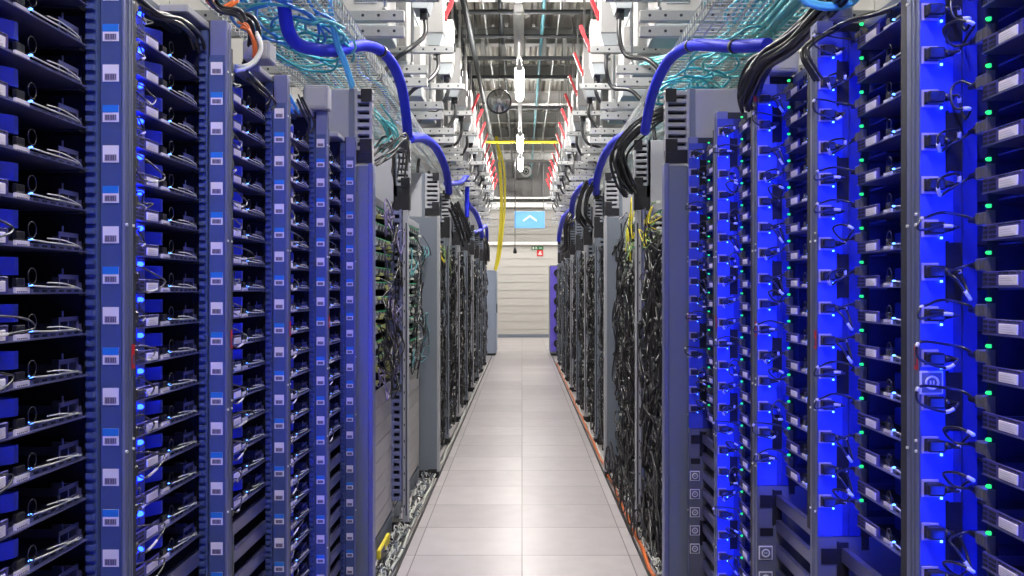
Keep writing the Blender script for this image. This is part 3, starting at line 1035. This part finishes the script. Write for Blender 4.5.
tag(o, 'yellow marker plate at the foot of the left network rack', 'sign')
# end cabinet on the left
r = thing('end_cabinet', 'grey blue cabinet closing the far end of the left row', 'cabinet', (-0.57, 20.4, 0))
MB().box(-1.1, -0.03, 0, 1.0, 0.05, 1.9, 0, 0.01).build('body', [mat('cab_blue', (0.34, 0.40, 0.52), 0.1, 0.45)], r)
MB().box(-0.03, 0.0, 0.02, 0.98, 0.06, 1.88, 0, 0.006).build('door', [MATS['cab_blue']], r)
MB().box(0.0, 0.02, 0.1, 0.13, 0.95, 1.15, 0, 0.005).build('handle', [BLACK], r)
MB().box(-1.08, -0.02, 0.02, 0.98, 0, 0.05).build('plinth', [CURB], r)

# made-up block ending the right row: purple light painted on, black cable coils
r = thing('purple_lit_end', 'block with painted purple glow and black cable coils ending the right row', 'cabinet', (0.62, 20.3, 0))
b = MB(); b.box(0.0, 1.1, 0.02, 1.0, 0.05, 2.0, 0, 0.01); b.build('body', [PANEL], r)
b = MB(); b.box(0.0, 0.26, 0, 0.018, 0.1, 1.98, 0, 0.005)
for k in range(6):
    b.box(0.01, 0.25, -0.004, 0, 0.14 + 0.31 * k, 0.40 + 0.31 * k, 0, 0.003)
b.build('side_panel', [mat('purple_glow_paint', (0.16, 0.12, 0.72), 0, 0.5)], r)  # purple light put into the panel colour
MB().box(0.02, 1.08, 0.04, 0.98, 0, 0.05).build('plinth', [CURB], r)
for k in range(6):
    b = MB()
    for q in range(3):
        b.ring((0.16, -0.02 - 0.012 * q, 0.28 + 0.31 * k), 0.05 + 0.012 * q, 0.012, 'y', 14, 6)
    b.tube([(0.16, 0, 0.28 + 0.31 * k), (0.16, -0.05, 0.28 + 0.31 * k)], 0.03, 10)
    b.build('cable_coil', [CABLE], r)

# ------------------------------------------------------------------ overhead: wire baskets, cables, struts, busway boxes
def basket(s, y0, y1, x0, x1, z, label):
    b = MB()
    nx = int((x1 - x0) / 0.05)
    for k in range(nx + 1):
        x = s * (x0 + (x1 - x0) * k / nx)
        b.tube([(x, y0, z), (x, y1, z)], 0.0034, 4, smooth=False)
    for sx in (x0, x1):
        for q in (0.045, 0.09):
            b.tube([(s * sx, y0, z + q), (s * sx, y1, z + q)], 0.0028, 4, smooth=False)
    y = y0 + 0.02
    while y < y1:
        b.tube([(s * x0, y, z + 0.09), (s * x0, y, z), (s * x1, y, z), (s * x1, y, z + 0.09)], 0.0032, 4, smooth=False)
        y += 0.06
    o = b.build('wire_basket', [WIRE])
    tag(o, label, 'cable tray', 'wire mesh baskets above the racks')


for s in (-1, 1):
    for k in range(6):
        basket(s, 2.6 + 3 * k, 5.58 + 3 * k, 0.80, 1.32, 2.68, 'lower wire mesh cable basket, %s section above the %s racks' % (ORD[k], SIDE[s]))
    for k in range(5):
        basket(s, 4.0 + 3 * k, 6.98 + 3 * k, 1.15, 1.75, 3.35, 'upper wire mesh cable basket, %s section above the %s racks' % (ORD[k], SIDE[s]))
    # cyan and aqua cables in the baskets
    for k in range(22):
        m_ = [CYAN, AQUA, AZURE, CYAN][k % 4] if s < 0 else [AQUA, CYAN, AQUA, CYAN][k % 4]
        nm = {CYAN: 'cyan', AQUA: 'aqua', AZURE: 'azure'}[m_]
        up = k % 3 == 2
        xm = R(0.84, 1.28) if not up else R(1.2, 1.7)
        zb = 2.69 if not up else 3.36
        pts = []
        yy = 2.7 if not up else 4.2
        yend = R(7.5, 18)
        while yy < yend:
            pts.append((s * min(max(xm + R(-.06, .06), 0.83 if not up else 1.18), 1.29 if not up else 1.72), yy, zb + R(0.004, 0.05)))
            yy += R(0.3, 0.6)
        b = MB(); b.tube(spline(pts, 4), 0.0075, 6)
        tag(b.build('data_cable', [m_]), '%s data cable lying in the %s wire basket above the %s racks' % (nm, 'upper' if up else 'lower', SIDE[s]), 'cable', '%s data cables in the %s %s baskets' % (nm, SIDE[s], 'upper' if up else 'lower'))
    # loops of slack cable hanging below the basket
    for k in range(12):
        m_ = (CYAN, AZURE, AQUA)[k % 3] if s < 0 else (AQUA, CYAN)[k % 2]
        nm = {CYAN: 'cyan', AQUA: 'aqua', AZURE: 'azure'}[m_]
        cy, cx = (R(3.9, 4.7), R(0.85, 1.05)) if s < 0 else (R(4.2, 5.4), R(0.85, 1.1))
        A = R(0.12, 0.3)
        pts = [(s * (cx + A * 0.6 * math.sin(t * 2 * PI / 12 + k)), cy + A * 1.3 * math.cos(t * 2 * PI / 12 + k), 2.66 - 0.012 - 0.003 * k + R(-0.015, 0.01)) for t in range(12)]
        b = MB(); b.tube(spline(pts, 4), 0.0065, 6)
        tag(b.build('cable_loop', [m_]), 'slack loop of %s data cable under the %s wire basket' % (nm, SIDE[s]), 'cable', 'slack %s loops under the %s basket' % (nm, SIDE[s]))

    # support arms: double perforated struts and slim short struts, hung on rods
    def strut(name, x0, x1, y, z, hh, label):
        r = thing(name, label, 'bracket', (0, y, z), 0, 'support arms above the %s row' % SIDE[s])
        b = MB()
        b.box(s * x0, s * x1, -0.02, 0.02, 0, hh, 0, 0.003)
        n = int((x1 - x0) / 0.08)
        for q in range(n):
            b.tube([(s * (x0 + 0.05 + q * 0.08), -0.0215, hh / 2), (s * (x0 + 0.05 + q * 0.08), -0.0195, hh / 2)], 0.008, 8, 1, False)
        b.build('channel', [STEEL, DARK], r)
        return r
    for k in range(13):
        y = 4.7 + 1.15 * k
        for q, zz in enumerate((2.78, 2.86)):
            r = strut('support_arm', 0.60, 1.8, y, zz, 0.055, '%s perforated double arm of the %s row, %s channel' % (ORD[k], SIDE[s], ('lower', 'upper')[q]))
            if q == 1:
                for xx in (0.70, 1.5):
                    b = MB(); b.tube([(s * xx, 0.0, 0.0), (s * xx, 0.0, CEIL - zz)], 0.007, 6)
                    b.tube([(s * xx, 0, 0.056), (s * xx, 0, 0.072)], 0.014, 6)
                    b.build('threaded_rod', [STEEL], r)
        r = strut('short_arm', 0.47, 0.95, y + 0.5, 3.12, 0.045, '%s short slim arm of the %s row' % (ORD[k], SIDE[s]))
        b = MB(); b.tube([(s * 0.75, 0, 0.0), (s * 0.75, 0, CEIL - 3.12)], 0.007, 6); b.build('threaded_rod', [STEEL], r)

    # busway trunking and its tap-off boxes
    for k in range(5):
        b = MB()
        b.box(s * 0.86, s * 1.02, 3.2 + 3.4 * k, 6.58 + 3.4 * k, 3.58, 3.82, 0, 0.01)
        b.box(s * 0.85, s * 0.86, 3.2 + 3.4 * k, 6.58 + 3.4 * k, 3.66, 3.74, 1)
        b.box(s * 0.84, s * 1.04, 6.5 + 3.4 * k, 6.58 + 3.4 * k, 3.56, 3.84, 1, 0.005)
        tag(b.build('busway', [BOXW, GREYB]), 'white power busway trunking above the %s row, %s length' % (SIDE[s], ORD[k]), 'busway', 'busway lengths')
    for k in range(15):
        y = 5.5 + 0.9 * k
        pl_ = '%s white power tap-off box from the camera above the %s row' % (ORD[k], SIDE[s])
        r = thing('power_box', pl_, 'power box', (0, y, 0), 0, 'white tap-off boxes')
        b = MB()
        b.box(s * 0.80, s * 1.08, 0, 0.34, 3.08, 3.58, 0, 0.008)
        b.build('box', [BOXW], r)
        MB().box(s * 0.795, s * 1.085, -0.006, 0.346, 3.02, 3.08, 0, 0.006).build('base', [GREYB], r)
        MB().box(s * 0.86, s * 1.0, -0.006, 0.0, 3.2, 3.45, 0, 0.002).build('cover', [PANELL], r)
        r = thing('switch_box', '%s small grey isolator box with red handle above the %s row' % (ORD[k], SIDE[s]), 'switch box', (0, y + 0.3, 0), 0, 'isolator boxes with red handles')
        b = MB()
        b.box(s * 0.57, s * 0.71, 0, 0.22, 3.36, 3.72, 0, 0.006)
        b.box(s * 0.71, s * 0.86, 0.06, 0.16, 3.64, 3.72, 0)
        b.build('housing', [BOXW], r)
        b = MB()
        b.prism([(s * 0.575, 3.36), (s * 0.60, 3.27), (s * 0.69, 3.27), (s * 0.705, 3.36)], 'y', 0.01, 0.21, 0)
        b.box(s * 0.60, s * 0.65, 0.04, 0.14, 3.262, 3.27, 1)
        b.build('base', [GREYB, DARK], r)
        if s < 0 and k in (0, 2, 3, 4):
            b = MB(); b.box(s * 0.555, s * 0.571, 0.07, 0.13, 3.48, 3.54, 0, 0.003); b.build('knob', [BLACK], r)
        b = MB()
        b.prism([(s * 0.57, 3.52), (s * 0.50, 3.70), (s * 0.475, 3.69), (s * 0.555, 3.50)], 'y', 0.08, 0.12, 0)
        b.box(s * 0.555, s * 0.575, 0.07, 0.13, 3.48, 3.54, 0)
        if not (s < 0 and k in (0, 2, 3, 4)):
            b.build('handle', [REDM], r)
        pts = spline([(s * 0.63, y + 0.4, 3.27), (s * 0.62, y + 0.38, 3.12), (s * (0.68 + R(-.02, .04)), y + 0.3 + R(-.1, .1), 2.98), (s * 0.80, y + 0.25, 2.92), (s * 0.93, y + 0.2, 2.72), (s * 0.95, y + 0.15, 2.45)], 5)
        b = MB(); b.tube(pts, 0.015, 8); b.tube([(s * 0.63, y + 0.4, 3.28), (s * 0.63, y + 0.4, 3.22)], 0.026, 8)
        tag(b.build('power_cable', [CABLE]), 'thick black power cable dropping from the %s isolator above the %s row' % (ORD[k], SIDE[s]), 'cable', 'black drop cables')
    # pipes along the ceiling
    for k, (x, z, rr, m_, nm) in enumerate(((0.62, 4.55, 0.035, PIPE, 'thick black'), (0.78, 4.7, 0.03, PIPE, 'outer black'), (0.47, 4.9, 0.012, STEEL, 'thin steel'), (0.26, 4.85, 0.022, TEAL if s > 0 else PIPE, 'teal' if s > 0 else 'slim black'))):
        if s > 0 and k < 2:
            continue
        b = MB(); b.tube([(s * x, 5, z), (s * x, YB, z)], rr, 8)
        for q in range(7):
            b.tube([(s * x, 6 + q * 3, z - rr - 0.004), (s * x, 6.05 + q * 3, z - rr - 0.004)], rr * 0.5, 6)
            b.tube([(s * x, 6 + q * 3, z), (s * x, 6 + q * 3, CEIL)], 0.005, 5)
        tag(b.build('ceiling_pipe', [m_]), '%s pipe running along under the ceiling on the %s side' % (nm, SIDE[s]), 'pipe', 'pipes under the ceiling')

# cross pipes and a truss
for k, (y, z, rr, m_, nm) in enumerate(((11.0, 4.80, 0.03, PIPE, 'nearest black'), (12.0, 4.78, 0.02, PIPE, 'second black'), (13.6, 4.62, 0.026, PIPE, 'third black'), (16.6, 4.75, 0.03, PIPE, 'fourth black'),
                                        (18.9, 4.5, 0.03, YELLOW, 'yellow'), (21.0, 4.4, 0.03, STEEL, 'grey'))):
    b = MB(); b.tube([(-3.4, y, z), (3.4, y, z)], rr, 8)
    for x in (-2.4, -1.2, 1.2, 2.4):
        b.tube([(x, y, z), (x, y, CEIL)], 0.006, 5)
        b.ring((x, y, z), rr + 0.006, 0.006, 'x', 10, 5)
    tag(b.build('cross_pipe', [m_]), '%s pipe crossing under the ceiling above the aisle' % nm, 'pipe', 'cross pipes')
r = thing('roof_truss', 'dark open web truss crossing under the ceiling', 'truss', (0, 12.6, 4.62))
for z in (0, 0.3):
    MB().box(-3.4, 3.4, -0.03, 0.03, z, z + 0.05, 0, 0.005).build('chord', [PIPE], r)
for k in range(24):
    x = -3.36 + k * 0.28
    b = MB(); b.box(x, x + 0.05, -0.02, 0.02, 0.05, 0.3); b.build('web', [BEAM], r)

# ------------------------------------------------------------------ blue conduits
def conduit(pts, rr, label, ties=()):
    pts = [P(*p) for p in pts]
    r = thing('blue_conduit', label, 'conduit', pts[-1], 0, 'thick blue conduits')
    o0 = Vector(pts[-1])
    sp_ = spline([Vector(p) - o0 for p in pts], 8)
    b = MB(); b.tube(sp_, rr, 12); b.build('sleeve', [CONDUIT], r)
    for t in ties:
        i = int(t * (len(sp_) - 2))
        d = (sp_[i + 1] - sp_[i]).normalized()
        b = MB(); b.tube([sp_[i] - d * 0.012, sp_[i] + d * 0.012], rr * 1.12, 12); b.build('cable_tie', [BLACK], r)


conduit([(284, 5, 3.7), (289, 32, 3.75), (303, 46, 3.9), (335, 50, 4.2), (366, 45, 4.5), (388, 57, 4.75), (402, 88, 5.0), (408, 136, 5.3)], 0.028, 'thick blue conduit arching over the left racks, nearest of that row', (0.45, 0.68))
conduit([(768, 44, 3.8), (738, 46, 4.0), (712, 45, 4.2), (688, 46, 4.45), (667, 62, 4.75), (652, 95, 5.0), (645, 131, 5.3)], 0.028, 'thick blue conduit arching over the right racks, nearest of that row', (0.2, 0.5))
conduit([(409, 138, 6.1), (424, 138, 6.8), (437, 149, 7.6), (446, 170, 8.3), (449, 192, 8.83)], 0.034, 'second blue conduit curving down behind the first on the left')
conduit([(628, 134, 6.5), (614, 142, 7.1), (603, 158, 7.8), (597, 178, 8.4), (596, 193, 8.83)], 0.034, 'second blue conduit curving down behind the first on the right')
conduit([(446, 183, 9.4), (454, 183, 10.2), (462, 181, 11.0), (467, 176, 11.6), (467, 195, 11.8), (467, 217, 11.83)], 0.028, 'short blue conduit level with the second left curve')
conduit([(592, 181, 10.2), (581, 187, 11.4), (573, 200, 12.6), (571, 224, 13.33)], 0.038, 'third blue conduit on the right, smaller in the distance')
conduit([(572, 209, 14.3), (564, 217, 15.8), (560, 230, 17.2), (559, 240, 17.83)], 0.045, 'fourth blue conduit on the right, farthest of them')
conduit([(467, 203, 13.0), (475, 212, 14.4), (480, 224, 15.6), (482, 236, 16.33)], 0.042, 'third blue conduit on the left beside the yellow cables')
conduit([(467, 232, 13.2), (478, 231, 15.2), (486, 226, 17.0), (487, 240, 17.83)], 0.032, 'low blue conduit looping on the left by the yellow cables')

# ------------------------------------------------------------------ bundles on top of the racks
def bundle(pts, n, rr, m_, label, group, spread, name='bundle_cable'):
    for k in range(n):
        off = (R(-spread, spread), R(-spread, spread), R(-spread, spread))
        p = [tuple(c + o_ * R(0.6, 1.2) for c, o_ in zip(P(*q), off)) for q in pts]
        b = MB(); b.tube(spline(p, 6), rr * R(0.8, 1.2), 6)
        tag(b.build(name, [m_]), label, 'cable', group)


bundle([(850, -12, 2.25), (825, 12, 2.4), (795, 42, 2.6), (770, 58, 2.75), (757, 80, 2.85), (748, 100, 2.9)], 12, 0.007, CABLE, 'black cable of the bundle sloping across the top of the right racks', 'black bundle on the right racks', 0.03)
bundle([(770, 58, 2.75), (752, 66, 2.85), (742, 90, 2.95), (746, 108, 3.0)], 5, 0.007, CABLE, 'black cable drooping in loops beside the right grey head box', 'drooping black cables right', 0.025)
bundle([(752, 70, 2.85), (750, 85, 2.87), (754, 100, 2.9)], 1, 0.007, REDM, 'red cable among the black ones over the right racks', None, 0.01)
bundle([(686, 100, 5.5), (660, 112, 5.45), (640, 125, 5.5), (620, 150, 5.55), (624, 175, 5.6), (632, 190, 5.6)], 16, 0.009, CABLE, 'black cable bunched at the end of the nearest right blue conduit', 'black bunch at the right conduit', 0.05)
bundle([(590, 185, 8.6), (584, 196, 8.65), (582, 215, 8.7), (588, 225, 8.8)], 10, 0.012, CABLE, 'black cable bunched under the second right conduit', 'black bunch under second right conduit', 0.05)
bundle([(571, 215, 12.0), (566, 225, 12), (566, 245, 12.2), (561, 250, 12.5)], 8, 0.015, CABLE, 'black cable bunched at the far right conduit', 'black bunch at far right conduit', 0.06)
bundle([(243, 18, 2.7), (252, 22, 2.72), (256, 36, 2.75), (255, 55, 2.78), (248, 66, 2.8)], 7, 0.006, BLACK, 'black cable rising beside the orange ones above the left racks', 'black riser cables left', 0.02)
bundle([(242, 24, 2.66), (250, 28, 2.68), (256, 42, 2.7), (256, 60, 2.72)], 4, 0.0045, ORANGE, 'orange cable curving above the second left rack', 'orange cables above the left racks', 0.012)
bundle([(234, 68, 2.6), (244, 67, 2.62), (254, 60, 2.66), (260, 46, 2.7), (255, 34, 2.72)], 2, 0.006, PALE, 'pale cable looping above the second left rack', 'pale cable pair above the left racks', 0.01)
bundle([(372, 160, 4.9), (384, 152, 4.95), (394, 142, 5.05), (401, 150, 5.2), (399, 172, 5.4)], 10, 0.006, CABLE, 'dark cable bunched between the left head box and blue conduit', 'dark bunch at the left head', 0.06)
bundle([(378, 112, 4.9), (388, 125, 5.0), (392, 140, 5.1), (380, 150, 5.0)], 7, 0.006, AQUA, 'aqua cable spilling down behind the left slotted head', 'aqua spill on the left', 0.06)
bundle([(452, 205, 8.6), (458, 215, 8.7), (466, 240, 8.8)], 9, 0.012, CABLE, 'black cable bunched past the second left conduit', 'black bunch on the left', 0.06)
bundle([(480, 233, 16.6), (486, 246, 17.3), (487, 262, 17.8)], 7, 0.018, CABLE, 'black cable bunched under the yellow cables', 'black bunch at far left', 0.06)
bundle([(331, -10, 4.0), (333, 18, 4.02), (339, 45, 4.1), (347, 66, 4.15), (354, 88, 4.2)], 4, 0.007, SKYB, 'sky blue cable hanging straight down to the left slotted head', 'hanging sky blue cables left', 0.012)
bundle([(268, 78, 2.95), (283, 90, 3.0), (296, 112, 3.1)], 5, 0.005, SKYB, 'light blue cable dropping onto the third left rack', 'light blue cables on the third left rack', 0.012)
bundle([(790, -14, 2.3), (806, 3, 2.3), (830, 8, 2.3), (852, 3, 2.3), (866, -12, 2.3)], 2, 0.008, SKYB, 'sky blue cable sagging at the top right edge', 'sagging sky blue cables right', 0.006)
bundle([(905, 4, 1.9), (880, 14, 2.1), (850, 22, 2.2), (835, 30, 2.3), (810, 45, 2.3), (804, 58, 2.28), (818, 82, 2.28)], 3, 0.004, CABLE, 'thin black cable across the top of the second right rack', 'thin black cables at the right rack top', 0.012)
bundle([(496, 136, 21.0), (499, 160, 21.0), (501, 205, 21.0), (498, 250, 21.0), (495, 269, 21.0)], 3, 0.027, YELLOW, 'yellow cable hanging down beside the far left racks', 'hanging yellow cables', 0.03)
bundle([(496, 138, 20.8), (504, 165, 20.8), (505, 205, 20.8), (500, 255, 20.8), (495, 270, 20.8)], 2, 0.024, YELLOW, 'yellow cable bowing out toward the aisle on the left', 'bowed yellow cables', 0.02)
bundle([(815, -20, 3.0), (788, 8, 3.6), (768, 30, 4.1), (745, 45, 4.7), (720, 62, 5.2)], 9, 0.008, AQUA, 'aqua cable running down the right wire basket', 'aqua cables along the right basket', 0.05)
bundle([(640, 68, 6.2), (665, 62, 6.0), (700, 58, 5.6), (740, 57, 5.0)], 7, 0.008, AQUA, 'aqua cable crossing behind the right blue conduit', 'aqua cables behind the right conduit', 0.06)
bundle([(128, -8, 1.95), (150, 8, 2.0), (172, 14, 2.1), (190, 30, 2.25), (196, 44, 2.3)], 6, 0.006, CABLE, 'black cable lying across the top of the second left rack', 'black cables on the second left rack', 0.02)
bundle([(205, -10, 2.4), (212, 2, 2.42), (224, 10, 2.45), (238, 2, 2.5)], 3, 0.005, ORANGE, 'orange cable looping at the top edge left of the basket', 'orange loops at the top edge', 0.015)
bundle([(205, -4, 2.38), (216, 8, 2.42), (232, 12, 2.45), (240, 20, 2.5)], 4, 0.006, CABLE, 'black cable beside the orange loops at the top edge', 'black loops at the top edge', 0.015)
bundle([(300, 98, 3.2), (306, 112, 3.25), (312, 124, 3.3), (308, 134, 3.3)], 3, 0.004, CABLE, 'black cable drooping on top of the fourth left rack', 'black cables on the fourth left rack', 0.02)
bundle([(250, 72, 2.6), (262, 84, 2.7), (272, 96, 2.75), (268, 106, 2.75)], 3, 0.004, CABLE, 'black cable drooping on top of the third left rack', 'black cables on the third left rack', 0.02)
# grey boxes above racks
for px, py, Y, wd, hh, dd, lb in (
                                  (316, 84, 3.5, 0.09, 0.22, 0.07, 'grey steel box on top of the fourth left rack'), (256, 72, 2.75, 0.08, 0.06, 0.08, 'grey clamp box among the cables on top of the third left rack'),
                                  (785, 50, 2.9, 0.09, 0.13, 0.08, 'grey steel box on top of the third right rack'), (840, -6, 2.35, 0.07, 0.09, 0.07, 'grey steel box above the second right rack')):
    x, y, z = P(px, py, Y)
    zb = RH + 0.002
    hh = max(0.06, z - zb)
    r = thing('junction_box', lb, 'box', (x, y, zb), 0, 'grey boxes on the racks')
    MB().box(-wd / 2, wd / 2, 0, dd, 0, hh, 0, 0.005).build('case', [PANELL], r)
    b = MB(); b.box(-wd / 2 + 0.008, wd / 2 - 0.008, -0.003, 0, 0.01, hh - 0.012, 0, 0.001)
    for q in (-1, 1):
        b.tube([(q * (wd / 2 - 0.016), -0.005, hh / 2), (q * (wd / 2 - 0.016), -0.002, hh / 2)], 0.004, 8, 1)
    b.build('lid', [PANELL, STEEL], r)

# ------------------------------------------------------------------ far end: sign, exit marks, mirror, speaker, pendant
r = thing('hanging_sign', 'bright sky blue hanging sign with a white chevron arrow', 'sign', (0, 20, 0))
x0, _, z1 = P(514, 210.5, 20)
x1, _, z0 = P(545, 228, 20)
MB().box(x0, x1, 0, 0.05, z0, z1, 0, 0.006).build('panel', [WHITE], r)
MB().box(x0 + 0.008, x1 - 0.008, -0.004, 0.0, z0 + 0.008, z1 - 0.008, 0).build('lit_face', [mat('sign_blue', (0.16, 0.46, 0.86), emit=0.85)], r)
cx, cz = (P(530, 0, 20)[0], P(0, 216, 20)[2])
b = MB()
for q in (-1, 1):
    b.prism([(cx, cz + 0.03), (cx, cz - 0.01), (cx + q * 0.14, cz - 0.11), (cx + q * 0.155, cz - 0.08)], 'y', -0.007, -0.004)
b.build('chevron', [mat('sign_white', (0.85, 0.93, 1.0), emit=0.9)], r)
for x in (x0 + 0.03, x1 - 0.03):
    b = MB(); b.tube([(x, 0.02, z1), (x, 0.02, CEIL)], 0.006, 5); b.build('hanger', [STEEL], r)
x, y, z = P(537.5, 247.5, YB - 0.03)
r = thing('exit_sign', 'small green exit sign under the white beam on the back wall', 'sign', (x, y, z))
MB().box(-0.18, 0.18, 0, 0.03, -0.055, 0.055, 0, 0.004).build('panel', [mat('exit_green', (0.01, 0.16, 0.05), 0, 0.4)], r)
b = MB()
b.box(-0.06, -0.02, -0.003, 0, -0.01, 0.04); b.box(-0.07, 0.0, -0.003, 0, -0.03, -0.015); b.box(0.04, 0.14, -0.003, 0, -0.01, 0.01); b.box(-0.15, -0.10, -0.003, 0, -0.035, 0.035)
b.build('pictogram', [WHITE], r)
x, y, z = P(540, 252.5, YB - 0.02)
r = thing('fire_sign', 'small red square sign below the exit sign on the back wall', 'sign', (x, y, z))
MB().box(-0.095, 0.095, 0, 0.02, -0.095, 0.095, 0, 0.003).build('panel', [REDM], r)
b = MB(); b.box(-0.025, 0.025, -0.003, 0, -0.06, 0.03); b.box(-0.015, 0.04, -0.003, 0, 0.03, 0.05); b.box(-0.06, -0.04, -0.003, 0, -0.06, -0.01); b.box(0.04, 0.06, -0.003, 0, -0.06, 0.0)
b.build('pictogram', [WHITE], r)
x, y, z = P(515, 250, 18)
r = thing('pendant_switch', 'black pendant hanging on a cord in front of the blue sign', 'pendant', (x, y, z))
b = MB(); b.tube([(0, 0, 0.05), (0, 0, CEIL - z)], 0.007, 6); b.build('cord', [BLACK], r)
b = MB(); b.tube([(0, 0, -0.06), (0, 0, -0.05), (0, 0, 0.02), (0, 0, 0.06)], [0.02, 0.04, 0.032, 0.012], 10); b.build('grip', [BLACK], r)
x, y, z = P(499, 101, 10)
r = thing('mirror_dome', 'round black and white dome hanging left of the lit luminaire', 'dome', (x, y, z))
b = MB(); b.dome((0, 0, 0), 0.125, 0.07, -1, 28, 8); b.tube([(0, 0, 0), (0, 0.03, 0)], 0.125, 28)
b.build('dome', [mat('mirror', (0.55, 0.56, 0.57), 1.0, 0.12, 0.02)], r)
b = MB(); b.ring((0, 0, 0), 0.128, 0.010, 'y', 28, 8); b.build('rim', [BLACK], r)
b = MB(); b.dome((0, -0.068, 0), 0.022, 0.014, -1, 12, 3); b.ring((0, -0.062, 0), 0.035, 0.004, 'y', 18, 5); b.build('hub', [WHITE], r)
b = MB(); b.tube([(0, 0.02, 0.1), (0, 0.02, CEIL - z)], 0.006, 6); b.build('rod', [PIPE], r)
x, y, z = P(526, 171, 20.3)
r = thing('round_speaker', 'small round white speaker at the far end of the lighting trunking', 'speaker', (x, y, z))
b = MB(); b.tube([(0, 0.08, 0), (0, 0, 0)], [0.09, 0.125], 24); b.ring((0, 0, 0), 0.118, 0.012, 'y', 24, 6); b.build('shell', [WHITE], r)
b = MB(); b.ring((0, -0.004, 0), 0.06, 0.012, 'y', 20, 6); b.dome((0, -0.002, 0), 0.03, 0.02, -1, 12, 3); b.build('cone', [PIPE], r)
b = MB(); b.tube([(0, 0.04, 0.1), (0, 0.04, CEIL - z)], 0.006, 6); b.build('rod', [STEEL], r)
